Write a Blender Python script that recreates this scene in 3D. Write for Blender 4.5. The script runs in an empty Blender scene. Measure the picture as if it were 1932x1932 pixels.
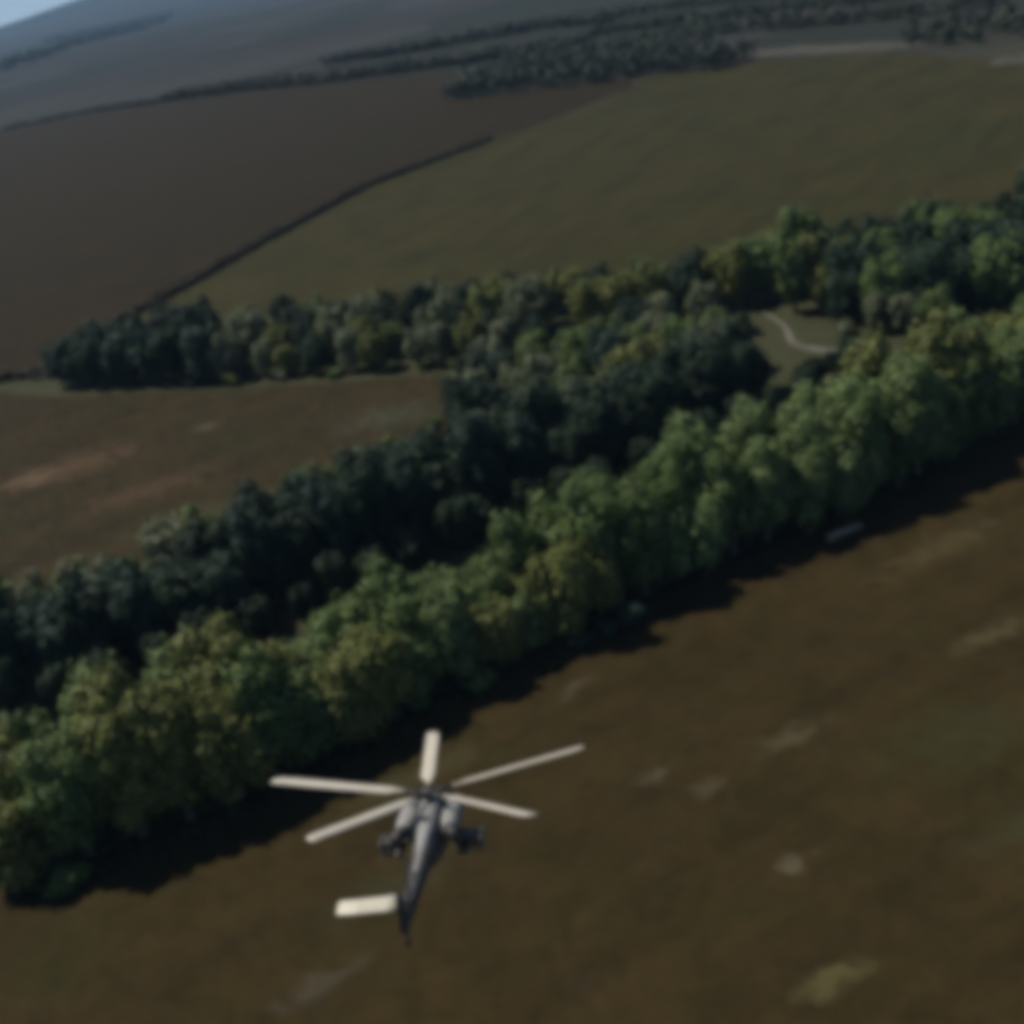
import bpy, bmesh, math, random
import numpy as np
from mathutils import Vector, Matrix

S = bpy.context.scene
COL = S.collection
rad = math.radians

# ------------------------------------------------------------------ camera
CAM_H = 61.0
PITCH, ROLL = rad(25.0), rad(12.0)
FOC = 2332.0 / 1932.0                     # focal length in picture widths
r0 = Vector((1, 0, 0)); fw = Vector((0, math.cos(PITCH), -math.sin(PITCH))); u0 = Vector((0, math.sin(PITCH), math.cos(PITCH)))
cr = math.cos(ROLL) * r0 - math.sin(ROLL) * u0
cu = math.sin(ROLL) * r0 + math.cos(ROLL) * u0
cam_d = bpy.data.cameras.new("camera")
cam = bpy.data.objects.new("camera", cam_d); COL.objects.link(cam)
cam_d.sensor_width = 36.0; cam_d.lens = 36.0 * FOC
cam_d.clip_start = 0.5; cam_d.clip_end = 40000.0
M = Matrix((cr, cu, -fw)).transposed().to_4x4(); M.translation = (0, 0, CAM_H)
cam.matrix_world = M
S.camera = cam

# ------------------------------------------------------------------ sky, sun, exposure
SUN_EL = rad(55.0)
SUN_AZ = rad(-63.0)                       # from +Y (ahead) towards +X; the sun stands to the left, a little ahead
world = bpy.data.worlds.new("World"); S.world = world; world.use_nodes = True
wn = world.node_tree; wn.nodes.clear()
sky = wn.nodes.new('ShaderNodeTexSky'); sky.sky_type = 'NISHITA'; sky.sun_disc = False
sky.sun_elevation = SUN_EL; sky.sun_rotation = SUN_AZ
sky.air_density = 0.35; sky.dust_density = 0.2; sky.ozone_density = 1.0
bg = wn.nodes.new('ShaderNodeBackground'); bg.inputs['Strength'].default_value = 0.15
wo = wn.nodes.new('ShaderNodeOutputWorld')
wn.links.new(sky.outputs[0], bg.inputs[0]); wn.links.new(bg.outputs[0], wo.inputs[0])
sd = bpy.data.lights.new("sun", 'SUN'); sd.energy = 4.9; sd.angle = rad(0.6); sd.color = (1.0, 0.94, 0.84)
sun = bpy.data.objects.new("sun", sd); COL.objects.link(sun)
to_sun = Vector((math.sin(SUN_AZ) * math.cos(SUN_EL), math.cos(SUN_AZ) * math.cos(SUN_EL), math.sin(SUN_EL)))
sun.rotation_euler = to_sun.to_track_quat('Z', 'Y').to_euler()
sun.location = (-60, 60, 120)
S.view_settings.view_transform = 'Standard'; S.view_settings.look = 'None'
S.view_settings.exposure = -0.30; S.view_settings.gamma = 1.0; S.view_settings.use_curve_mapping = False
S.cycles.use_denoising = True; S.cycles.use_adaptive_sampling = True; S.cycles.adaptive_threshold = 0.02
S.cycles.max_bounces = 3; S.cycles.diffuse_bounces = 1; S.cycles.glossy_bounces = 2
S.cycles.use_light_tree = False
S.cycles.transmission_bounces = 2; S.cycles.transparent_max_bounces = 8; S.cycles.volume_bounces = 0
S.cycles.pixel_filter_type = 'BLACKMAN_HARRIS'; S.cycles.filter_width = 9.0     # the soft, low-resolution lens of the picture

random.seed(11)
RNG = np.random.default_rng(11)

def project(p):
    d = Vector(p) - Vector((0, 0, CAM_H)); w = d.dot(fw)
    if w < 1: return (-9e9, -9e9, w)
    return (966 + 2332 * d.dot(cr) / w, 966 - 2332 * d.dot(cu) / w, w)

# ------------------------------------------------------------------ helpers
def tag(o, label=None, cat=None, group=None, kind=None):
    if label: o["label"] = label
    if cat: o["category"] = cat
    if group: o["group"] = group
    if kind: o["kind"] = kind
    return o

def empty(name, loc=(0, 0, 0), rz=0.0):
    o = bpy.data.objects.new(name, None); COL.objects.link(o)
    o.empty_display_size = 0.5; o.location = loc; o.rotation_euler = (0, 0, rz)
    return o

def link(name, mesh, mat=None, parent=None):
    o = bpy.data.objects.new(name, mesh); COL.objects.link(o)
    if mat is not None and not mesh.materials: mesh.materials.append(mat)
    if parent is not None: o.parent = parent
    return o

def mesh_np(name, verts, faces, smooth=False):
    """faces: (n,k) int array with k = 3 or 4"""
    verts = np.asarray(verts, np.float32); faces = np.asarray(faces, np.int32)
    me = bpy.data.meshes.new(name)
    n, k = faces.shape
    me.vertices.add(len(verts)); me.vertices.foreach_set("co", verts.ravel())
    me.loops.add(n * k); me.loops.foreach_set("vertex_index", faces.ravel())
    me.polygons.add(n)
    me.polygons.foreach_set("loop_start", np.arange(0, n * k, k, dtype=np.int32))
    try: me.polygons.foreach_set("loop_total", np.full(n, k, np.int32))
    except Exception: pass
    me.update(calc_edges=True)
    if smooth: me.polygons.foreach_set("use_smooth", np.ones(n, bool))
    me.validate()
    return me

def bm_mesh(name, bm, smooth=False):
    bmesh.ops.recalc_face_normals(bm, faces=bm.faces)
    me = bpy.data.meshes.new(name); bm.to_mesh(me); bm.free()
    if smooth:
        for p in me.polygons: p.use_smooth = True
    return me

def loft(bm, rings, cap=True):
    """rings: list of equal-length lists of points"""
    R = [[bm.verts.new(p) for p in ring] for ring in rings]
    n = len(R[0])
    for a, b in zip(R[:-1], R[1:]):
        for i in range(n):
            bm.faces.new((a[i], a[(i + 1) % n], b[(i + 1) % n], b[i]))
    if cap:
        bm.faces.new(R[0]); bm.faces.new(R[-1][::-1])
    return R

def ring_y(y, cx, cz, hw, hh, n=20, e=2.4):
    out = []
    for i in range(n):
        t = 2 * math.pi * i / n; c, s = math.cos(t), math.sin(t)
        out.append((cx + hw * math.copysign(abs(c) ** (2 / e), c), y, cz + hh * math.copysign(abs(s) ** (2 / e), s)))
    return out

def tube(bm, pts, radii, n=8, cap=True):
    pts = [Vector(p) for p in pts]; rings = []
    for i, p in enumerate(pts):
        d = (pts[min(i + 1, len(pts) - 1)] - pts[max(i - 1, 0)]).normalized()
        a = d.orthogonal().normalized() if abs(d.z) > .99 else d.cross(Vector((0, 0, 1))).normalized()
        b = d.cross(a).normalized()
        rings.append([p + radii[i] * (math.cos(2 * math.pi * k / n) * a + math.sin(2 * math.pi * k / n) * b) for k in range(n)])
    loft(bm, rings, cap)

def box(bm, c, s, rot=None):
    m = Matrix.Translation(c) @ (rot.to_4x4() if rot else Matrix()) @ Matrix.Diagonal((s[0], s[1], s[2], 1))
    bmesh.ops.create_cube(bm, size=1.0, matrix=m)

# ------------------------------------------------------------------ materials
def new_mat(name):
    m = bpy.data.materials.new(name); m.use_nodes = True
    nt = m.node_tree; nt.nodes.clear()
    out = nt.nodes.new('ShaderNodeOutputMaterial'); b = nt.nodes.new('ShaderNodeBsdfPrincipled')
    nt.links.new(b.outputs[0], out.inputs[0])
    return m, nt, b, out

def N(nt, t, **kw):
    n = nt.nodes.new(t)
    for k, v in kw.items():
        if k in n.inputs: n.inputs[k].default_value = v
        else: setattr(n, k, v)
    return n

def ramp(nt, fac, stops):
    r = nt.nodes.new('ShaderNodeValToRGB'); e = r.color_ramp.elements
    while len(e) < len(stops): e.new(0.5)
    for q, (p, c) in zip(e, stops):
        q.position = p; q.color = (*c, 1) if len(c) == 3 else c
    nt.links.new(fac, r.inputs[0]); return r.outputs[0]

def noise(nt, vec, scale, detail=4, rough=.6, dist=0.0):
    n = N(nt, 'ShaderNodeTexNoise', Scale=scale, Detail=detail, Roughness=rough, Distortion=dist)
    nt.links.new(vec, n.inputs['Vector']); return n.outputs[0]

def mixc(nt, fac, a, b, mode='MIX'):
    m = nt.nodes.new('ShaderNodeMix'); m.data_type = 'RGBA'; m.blend_type = mode
    for sock, v in ((0, fac), (6, a), (7, b)):
        if hasattr(v, 'is_output'): nt.links.new(v, m.inputs[sock])
        elif sock == 0: m.inputs[0].default_value = v
        else: m.inputs[sock].default_value = (*v, 1)
    return m.outputs[2]

def stretch(nt, vec, ang, sx, sy):
    mp = nt.nodes.new('ShaderNodeMapping'); mp.vector_type = 'TEXTURE'
    mp.inputs['Rotation'].default_value = (0, 0, ang); mp.inputs['Scale'].default_value = (sx, sy, 1)
    nt.links.new(vec, mp.inputs[0]); return mp.outputs[0]

BELT_ANG = math.atan2(44, 103)

def field_color(nt, base, alt, third, scale, patches=(), furrow=None):
    """world-space field colour: broad mottling, long streaks along the tramlines, and named bare, dry or dark patches"""
    co = nt.nodes.new('ShaderNodeTexCoord').outputs['Object']
    n1 = noise(nt, co, scale, 5, .6, .4)
    c = ramp(nt, n1, [(.34, base), (.52, alt), (.68, third)])
    st = stretch(nt, co, furrow if furrow is not None else BELT_ANG, 14.0, 2.2)
    n2 = noise(nt, st, .35, 4, .65)
    sv = ramp(nt, n2, [(.3, (.62, .62, .62)), (.55, (1, 1, 1)), (.75, (1.0, 1.0, 1.0))])
    c = mixc(nt, .75, c, sv, 'MULTIPLY')
    n4 = noise(nt, co, scale * 6, 4, .7, .6)
    c = mixc(nt, 1.0, c, ramp(nt, n4, [(.30, (.74, .80, .74)), (.5, (1, 1, 1)), (.70, (1.20, 1.13, 1.16))]), 'MULTIPLY')
    n3 = noise(nt, co, scale * 22, 3, .7)
    fv = ramp(nt, n3, [(.25, (.70, .72, .68)), (.5, (1, 1, 1)), (.75, (1.16, 1.12, 1.06))])
    c = mixc(nt, .6, c, fv, 'MULTIPLY')
    wob = nt.nodes.new('ShaderNodeTexNoise'); wob.inputs['Scale'].default_value = .55; wob.inputs['Detail'].default_value = 4
    nt.links.new(co, wob.inputs['Vector'])
    pn = noise(nt, co, .42, 4, .7) if patches else None
    for (px, py, rx, ry, ang, col, k) in patches:
        w = nt.nodes.new('ShaderNodeVectorMath'); w.operation = 'MULTIPLY_ADD'
        nt.links.new(wob.outputs[1], w.inputs[0]); w.inputs[1].default_value = (2.6, 2.6, 0); nt.links.new(co, w.inputs[2])
        s = nt.nodes.new('ShaderNodeMapping'); s.vector_type = 'TEXTURE'
        s.inputs['Location'].default_value = (px + 1.3, py + 1.3, 0); s.inputs['Rotation'].default_value = (0, 0, ang)
        s.inputs['Scale'].default_value = (rx, ry, 1e4)
        nt.links.new(w.outputs[0], s.inputs[0])
        ln = nt.nodes.new('ShaderNodeVectorMath'); ln.operation = 'LENGTH'; nt.links.new(s.outputs[0], ln.inputs[0])
        ad = nt.nodes.new('ShaderNodeMath'); ad.operation = 'MULTIPLY_ADD'; ad.inputs[1].default_value = 2.6
        nt.links.new(pn, ad.inputs[0]); nt.links.new(ln.outputs[1], ad.inputs[2])
        mr = nt.nodes.new('ShaderNodeMapRange'); mr.interpolation_type = 'SMOOTHSTEP'
        mr.inputs[1].default_value = 1.35; mr.inputs[2].default_value = 2.5; mr.inputs[3].default_value = k * .7; mr.inputs[4].default_value = 0.0
        nt.links.new(ad.outputs[0], mr.inputs[0])
        c = mixc(nt, mr.outputs[0], c, col)
    return co, c

def field_mat(name, base, alt, third, scale=.03, patches=(), bump=.22, furrow=None):
    m, nt, b, out = new_mat(name)
    co, c = field_color(nt, base, alt, third, scale, patches, furrow)
    nt.links.new(c, b.inputs['Base Color']); b.inputs['Roughness'].default_value = .95
    b.inputs['Specular IOR Level'].default_value = .15
    bp = N(nt, 'ShaderNodeBump', Strength=bump, Distance=.35)
    nt.links.new(noise(nt, co, 1.6, 3, .7), bp.inputs['Height']); nt.links.new(bp.outputs[0], b.inputs['Normal'])
    return m

FG_PATCH = [  # dry and pale patches, and one small dark one, in the field in front of the near belt
    (18, 79, 4.2, 1.5, .35, (.1156, .1020, .0578), .55), (14, 65.3, 1.5, 1.0, .5, (.1360, .1224, .0748), .7),
    (13, 55, 3.2, 1.3, .2, (.1156, .1054, .0408), .8), (38, 87, 5.0, 1.5, .35, (.1020, .0918, .0442), .6),
    (7, 78, 2.0, 1.0, .4, (.1088, .0986, .0680), .7), (10, 75, 2.0, 1.0, .7, (.1020, .0918, .0612), .5),
    (2, 92, 2.6, 1.0, .6, (.1020, .0816, .0612), .6), (-19, 63.5, 4.0, 1.6, .5, (.0884, .0816, .0578), .6),
    (-2, 59, 1.6, .7, .9, (.0238, .0218, .0136), .7), (29, 64, 4.5, 2.5, .4, (.050, .052, .022), .6),
    (40, 103, 9.0, 2.5, .4, (.1020, .0748, .0340), .55), (-12, 84, 8.0, 2.0, .4, (.0680, .0748, .0340), .5),
    (30, 75, 9, 4, .3, (.042, .043, .017), .6), (-14, 72, 7, 3, .4, (.0510, .0544, .0272), .5),
]
MEADOW_PATCH = [
    (-70, 178, 4.5, 3.2, .2, (.1972, .1462, .0884), .9), (-64, 180, 13, 7, .3, (.1292, .0782, .0442), .75),
    (-50, 163, 12, 5, .3, (.1054, .0680, .0340), .7), (-44, 185, 3.2, 2.2, .1, (.1428, .1292, .0816), .7),
    (-15, 172, 9, 6, .1, (.0816, .0850, .0578), .6), (-40, 150, 14, 4, .3, (.0680, .0782, .0340), .6),
]
M_FG = field_mat("field_near", (.0298, .0220, .0057), (.0392, .0263, .0073), (.0316, .0267, .0062), .045, FG_PATCH)
M_MEADOW = field_mat("meadow", (.0340, .0283, .0095), (.0403, .0283, .0106), (.0349, .0311, .0106), .04, MEADOW_PATCH)
M_FARL = field_mat("field_stubble", (.0197, .0145, .0023), (.0228, .0145, .0024), (.0191, .0150, .0020), .012, [(-120, 520, 120, 60, .4, (.0248, .0142, .0025), .6)], .3, 1.0)
M_FARR = field_mat("field_grass", (.0323, .0308, .0066), (.0364, .0317, .0072), (.0304, .0317, .0066), .012, (), .3, .9)
M_PALE = field_mat("pale_strip", (.0636, .0612, .0465), (.0783, .0734, .0563), (.0588, .0563, .0392), .05, (), .2)
M_TRACK = field_mat("track_earth", (.1265, .1180, .0970), (.1517, .1432, .1222), (.1137, .1054, .0801), .3, (), .3)

def ground_mat():
    m, nt, b, out = new_mat("ground_earth")
    co = nt.nodes.new('ShaderNodeTexCoord').outputs['Object']
    near = ramp(nt, noise(nt, co, .05, 5, .65), [(.35, (.0340, .0394, .0177)), (.55, (.0510, .0530, .0245)), (.7, (.0422, .0340, .0204))])
    vo = nt.nodes.new('ShaderNodeTexVoronoi'); vo.inputs['Scale'].default_value = 1.0
    nt.links.new(stretch(nt, co, .5, 420, 170), vo.inputs['Vector'])
    sep = nt.nodes.new('ShaderNodeSeparateColor'); nt.links.new(vo.outputs['Color'], sep.inputs[0])
    far = ramp(nt, sep.outputs[0], [(.0, (.0239, .0274, .0196)), (.25, (.0326, .0293, .0272)), (.5, (.0196, .0269, .0185)), (.75, (.0392, .0391, .0348)), (1, (.0252, .0255, .0229))])  # far tones shifted towards blue, distance haze put into the ground colour
    for q in far.node.color_ramp.elements: pass
    far.node.color_ramp.interpolation = 'CONSTANT'
    far = mixc(nt, .5, far, ramp(nt, noise(nt, co, .006, 5, .6), [(.3, (.6, .65, .6)), (.6, (1, 1, 1))]), 'MULTIPLY')
    sp = nt.nodes.new('ShaderNodeSeparateXYZ'); nt.links.new(co, sp.inputs[0])
    mr = nt.nodes.new('ShaderNodeMapRange'); mr.inputs[1].default_value = 330; mr.inputs[2].default_value = 430
    nt.links.new(sp.outputs[1], mr.inputs[0])
    nt.links.new(mixc(nt, mr.outputs[0], near, far), b.inputs['Base Color'])
    b.inputs['Roughness'].default_value = .95; b.inputs['Specular IOR Level'].default_value = .15
    bp = N(nt, 'ShaderNodeBump', Strength=.5, Distance=.4)
    nt.links.new(noise(nt, co, 1.2, 3, .7), bp.inputs['Height']); nt.links.new(bp.outputs[0], b.inputs['Normal'])
    return m
M_GROUND = ground_mat()

def foliage_mat(name):
    """leaf colour comes from the object colour; each leaf clump varies a little"""
    m, nt, b, out = new_mat(name)
    oi = nt.nodes.new('ShaderNodeObjectInfo'); co = nt.nodes.new('ShaderNodeTexCoord').outputs['Object']
    n1 = noise(nt, co, .9, 3, .6)
    v = ramp(nt, n1, [(.25, (.78, .82, .78)), (.55, (1, 1, 1)), (.8, (1.2, 1.13, 1.0))])
    c = mixc(nt, 1.0, oi.outputs['Color'], v, 'MULTIPLY')
    geo = nt.nodes.new('ShaderNodeNewGeometry')
    w = ramp(nt, geo.outputs['Random Per Island'], [(0, (.85, .87, .84)), (.6, (1, 1, 1)), (1, (1.15, 1.12, 1.03))])
    c = mixc(nt, 1.0, c, w, 'MULTIPLY')
    nt.links.new(c, b.inputs['Base Color']); b.inputs['Roughness'].default_value = .6
    b.inputs['Specular IOR Level'].default_value = .25
    tr = nt.nodes.new('ShaderNodeBsdfTranslucent'); nt.links.new(mixc(nt, 1.0, c, (1.15, 1.2, .6), 'MULTIPLY'), tr.inputs[0])
    mx = nt.nodes.new('ShaderNodeMixShader'); mx.inputs[0].default_value = .08
    nt.links.new(b.outputs[0], mx.inputs[1]); nt.links.new(tr.outputs[0], mx.inputs[2]); nt.links.new(mx.outputs[0], out.inputs[0])
    return m
M_LEAF = foliage_mat("foliage")

def bark_mat():
    m, nt, b, out = new_mat("bark")
    co = nt.nodes.new('ShaderNodeTexCoord').outputs['Object']
    c = ramp(nt, noise(nt, stretch(nt, co, 0, .3, .3), 1.2, 5, .7), [(.3, (.045, .036, .027)), (.7, (.11, .095, .075))])
    nt.links.new(c, b.inputs['Base Color']); b.inputs['Roughness'].default_value = .9
    return m
M_BARK = bark_mat()

def paint_mat(name, c1, c2, rough=.5, scale=1.4, spec=.4):
    m, nt, b, out = new_mat(name)
    co = nt.nodes.new('ShaderNodeTexCoord').outputs['Object']
    c = ramp(nt, noise(nt, co, scale, 2, .5), [(.46, c1), (.54, c2)])
    d = ramp(nt, noise(nt, co, 7, 5, .7), [(.3, (.75, .73, .7)), (.6, (1, 1, 1))])
    nt.links.new(mixc(nt, .7, c, d, 'MULTIPLY'), b.inputs['Base Color'])
    nt.links.new(ramp(nt, noise(nt, co, 5, 4, .6), [(.3, (rough - .1,) * 3), (.7, (rough + .12,) * 3)]), b.inputs['Roughness'])
    b.inputs['Specular IOR Level'].default_value = spec
    return m
M_HULL = paint_mat("hull_paint", (.0600, .0600, .0540), (.0840, .0816, .0720), .55, .5)
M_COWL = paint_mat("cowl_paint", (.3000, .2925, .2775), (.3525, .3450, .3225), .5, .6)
M_BLADE = paint_mat("blade_paint", (.5808, .5292, .4212), (.6160, .5628, .4524), .42, .6, .5)
M_STAB = paint_mat("stabiliser_paint", (.6712, .6227, .4858), (.7066, .6572, .5181), .45, .6, .5)
M_DARK = paint_mat("dark_metal", (.045, .043, .04), (.065, .062, .058), .5, 1.0)
M_TYRE = paint_mat("tyre_rubber", (.02, .02, .02), (.03, .03, .03), .85, 2.0)
def glass_mat():
    m, nt, b, out = new_mat("canopy_glass")
    co = nt.nodes.new('ShaderNodeTexCoord').outputs['Object']
    nt.links.new(ramp(nt, noise(nt, co, 2, 3, .5), [(.3, (.02, .025, .025)), (.7, (.035, .04, .04))]), b.inputs['Base Color'])
    b.inputs['Roughness'].default_value = .08; b.inputs['Specular IOR Level'].default_value = .7
    return m
M_GLASS = glass_mat()

# ------------------------------------------------------------------ ground
def vnoise(x, y):
    return (np.sin(x * 1.0 + 1.3 * np.sin(y * .7)) + np.sin(y * 1.3 + 1.1 * np.sin(x * .9 + 2)) + .5 * np.sin(2.1 * x + 1.7 * y + 1)) / 2.5

def terrain(x, y):
    x = np.asarray(x, float); y = np.asarray(y, float)
    t = np.clip((y - 4200) / 7300, 0, 1); t = t * t * (3 - 2 * t)
    ridge = np.clip(104.0 + (x / np.maximum(y, 1000) + .2921) * 1274, 60, 300) + 9 * vnoise(x / 420, y / 1500)
    z = t * ridge
    t2 = np.clip((y - 1000) / 900, 0, 1)
    z = z + t2 * 5 * (vnoise(x / 330, y / 420))
    back = np.clip((y - 11700) / 1500, 0, 1)
    return z * (1 - .8 * back)

def ground():
    ys = np.concatenate([np.linspace(-700, 0, 8)[:-1], np.linspace(0, 420, 43)[:-1], 420 * (13200 / 420) ** np.linspace(0, 1, 110)])
    xs = np.concatenate([-np.geomspace(8200, 60, 66), np.linspace(-55, 55, 15)[1:-1], np.geomspace(60, 8200, 66)])
    X, Y = np.meshgrid(xs, ys); Z = terrain(X, Y)
    V = np.stack([X, Y, Z], -1).reshape(-1, 3)
    nx = len(xs); i, j = np.meshgrid(np.arange(len(ys) - 1), np.arange(nx - 1), indexing='ij')
    a = (i * nx + j).ravel(); F = np.stack([a, a + 1, a + nx + 1, a + nx], -1)
    tag(link("ground", mesh_np("ground", V, F, True), M_GROUND), kind='structure')
ground()

def smooth_poly(pts, sub=4, wob=.0, seed=0):
    r = random.Random(seed); n = len(pts); out = []
    for i in range(n):
        a, b = Vector(pts[i]), Vector(pts[(i + 1) % n])
        for k in range(sub):
            p = a.lerp(b, k / sub); out.append((p.x + r.uniform(-wob, wob), p.y + r.uniform(-wob, wob)))
    return out

def sheet(name, pts, z, mat, label=None, cat=None, sub=6, wob=.6, seed=1):
    bm = bmesh.new()
    vs = [bm.verts.new((x, y, z)) for x, y in smooth_poly(pts, sub, wob, seed)]
    es = [bm.edges.new((vs[i], vs[(i + 1) % len(vs)])) for i in range(len(vs))]
    bmesh.ops.triangle_fill(bm, use_beauty=True, edges=es)
    for f in bm.faces:
        if f.normal.z < 0: f.normal_flip()
    me = bpy.data.meshes.new(name); bm.to_mesh(me); bm.free()
    return tag(link(name, me, mat), label, cat, kind='structure')

sheet("field", [(-120, -60), (140, -60), (140, 169), (85, 142), (58, 127.5), (36, 116), (15, 107), (-10, 95), (-31, 85), (-46, 81), (-75, 70), (-120, 52)], .030, M_FG)
sheet("meadow", [(-150, 146), (-58, 134), (-36, 134), (-24, 139), (-13, 148), (-4, 166), (0, 178), (-6, 186), (-27, 194.5), (-76, 219), (-95, 236), (-160, 262)], .030, M_MEADOW, seed=2)
sheet("stubble_field", [(-170, 268), (-97, 241), (-80, 250), (-66, 279), (-46, 322), (-20, 374), (19, 410), (74, 462), (80, 490), (41, 516), (8, 545), (30, 640), (-12, 705), (-57, 745), (-112, 806), (-171, 858), (-238, 905), (-290, 895), (-420, 900), (-430, 420)], .05, M_FARL, seed=3, wob=1.5)
sheet("grass_field", [(-80, 252), (-40, 236), (-3, 224), (14, 217), (38, 200), (52, 200), (75, 188), (92, 188), (230, 230), (240, 330), (172, 352), (160, 375), (150, 425), (128, 455), (114, 470), (81, 489), (75, 462), (20, 410), (-18.5, 373), (-44.5, 321), (-64.5, 279)], .045, M_FARR, seed=4, wob=1.0)
sheet("pale_strip", [(114, 486), (133, 459), (149, 429), (162, 412), (168, 422), (158, 449), (142, 482), (122, 500)], .07, M_PALE, seed=5, wob=1.5)
sheet("pale_strip", [(157, 356), (164, 347), (190, 330), (200, 345), (171, 360), (165, 367)], .07, M_PALE, seed=6, wob=1.5)

def ribbon(name, pts, widths, z, mat, seed=1):
    r = random.Random(seed); P = [Vector(p) for p in pts]; Q = []
    for i in range(len(P) - 1):
        p0, p1, p2, p3 = P[max(i - 1, 0)], P[i], P[i + 1], P[min(i + 2, len(P) - 1)]
        for k in range(6):
            t = k / 6
            q = .5 * ((2 * p1) + (p2 - p0) * t + (2 * p0 - 5 * p1 + 4 * p2 - p3) * t * t + (3 * p1 - p0 - 3 * p2 + p3) * t ** 3)
            Q.append((q, widths[i] * (1 - t) + widths[i + 1] * t))
    Q.append((P[-1], widths[-1]))
    bm = bmesh.new(); prev = None
    for i, (q, w) in enumerate(Q):
        d = (Q[min(i + 1, len(Q) - 1)][0] - Q[max(i - 1, 0)][0]).normalized(); nrm = Vector((-d.y, d.x))
        a = q + nrm * (w * .5 * r.uniform(.8, 1.2)); b = q - nrm * (w * .5 * r.uniform(.8, 1.2))
        row = [bm.verts.new((a.x, a.y, z)), bm.verts.new((b.x, b.y, z))]
        if prev: bm.faces.new((prev[0], prev[1], row[1], row[0]))
        prev = row
    return tag(link(name, bm_mesh(name, bm), mat), kind='structure')
ribbon("path", [(44.6, 184), (45.5, 175), (44.5, 167.5), (46.2, 163.0), (48.6, 160.6), (51, 159.8), (53, 160.6)], [.6, .8, 1.2, 1.7, 1.4, 1.0, .5], .02, M_TRACK)

# ------------------------------------------------------------------ trees
def leaf_cloud(rng, lobes, n, size, up=.25, fill=.18):
    """leaf-clump rhombs on the skins of overlapping lobes -> verts, quads. lobes: (cx,cy,cz,rx,ry,rz)"""
    L = np.array(lobes, float); w = (L[:, 3] * L[:, 5]); w = w / w.sum()
    k = int(n * 1.9)
    li = rng.choice(len(L), k, p=w)
    d = rng.normal(size=(k, 3)); d[:, 2] += up; d /= np.linalg.norm(d, axis=1, keepdims=True)
    q = np.where(rng.random(k) < fill, rng.uniform(.3, .8, k), rng.uniform(.80, 1.10, k)) + np.where(rng.random(k) < .16, rng.uniform(0, .45, k), 0)
    pos = L[li, :3] + d * L[li, 3:] * q[:, None]
    keep = np.ones(k, bool)
    for i in range(len(L)):
        e = np.linalg.norm((pos - L[i, :3]) / L[i, 3:], axis=1)
        keep &= ~((e < .72) & (li != i) & (q > .8))
    pos, d = pos[keep][:n], d[keep][:n]; m = len(pos)
    nr = d + rng.normal(size=(m, 3)) * .38 ; nr /= np.linalg.norm(nr, axis=1, keepdims=True)
    t = np.cross(nr, rng.normal(size=(m, 3))); t /= np.linalg.norm(t, axis=1, keepdims=True); b = np.cross(nr, t)
    s = size * rng.uniform(.6, 1.35, m)[:, None]; a = rng.uniform(.55, .95, m)[:, None]
    bend = nr * s * rng.uniform(-.25, .1, m)[:, None]
    V = np.stack([pos - t * s + bend, pos + b * s * a, pos + t * s + bend, pos - b * s * a], 1).reshape(-1, 3)
    return V, np.arange(m * 4).reshape(-1, 4)

def crown_lobes(rng, h, r, base, nl, spread=.62, lobe=.46, squash=1.0):
    cz = (h + base * h) / 2; hz = (h - base * h) / 2
    out = [(0, 0, cz, r * .66, r * .66, hz * .78)]
    for i in range(nl):
        a = 2.39996 * i + rng.uniform(-.4, .4); t = (i + .5) / nl
        zz = -0.75 + 1.6 * t; rr = math.sqrt(max(.05, 1 - min(1, abs(zz)) ** 2.2))
        lr = r * lobe * rng.uniform(.6, 1.35)
        out.append((math.cos(a) * r * spread * rr * rng.uniform(.8, 1.15), math.sin(a) * r * spread * rr * rng.uniform(.8, 1.15),
                    min(cz + zz * hz * .80, h - lr * rng.uniform(.4, 1.2)), lr * rng.uniform(.8, 1.15), lr * rng.uniform(.8, 1.15), lr * rng.uniform(.85, 1.7) * squash))
    return out

def trunk_mesh(rng, h, r, base, name):
    bm = bmesh.new(); hb = h * (.55 + base * .4)
    lean = rng.uniform(-.4, .4, 2)
    pts = [Vector((lean[0] * (t ** 1.5), lean[1] * (t ** 1.5), hb * t - (.15 if t == 0 else 0))) for t in (0, .08, .3, .6, 1)]
    R = .028 * h
    tube(bm, pts, [R * 1.35, R, R * .85, R * .6, R * .2], 8)
    for i in range(5):
        a = 2 * math.pi * i / 5 + rng.uniform(-.4, .4); t = rng.uniform(.3, .75)
        p = Vector((lean[0] * t ** 1.5, lean[1] * t ** 1.5, hb * t))
        e = p + Vector((math.cos(a) * r * .65, math.sin(a) * r * .65, h * rng.uniform(.12, .26)))
        mid = p.lerp(e, .5) + Vector((0, 0, -.12 * r))
        tube(bm, [p, mid, e], [R * .42, R * .3, R * .08], 6)
    return bm_mesh(name, bm, True)

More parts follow.
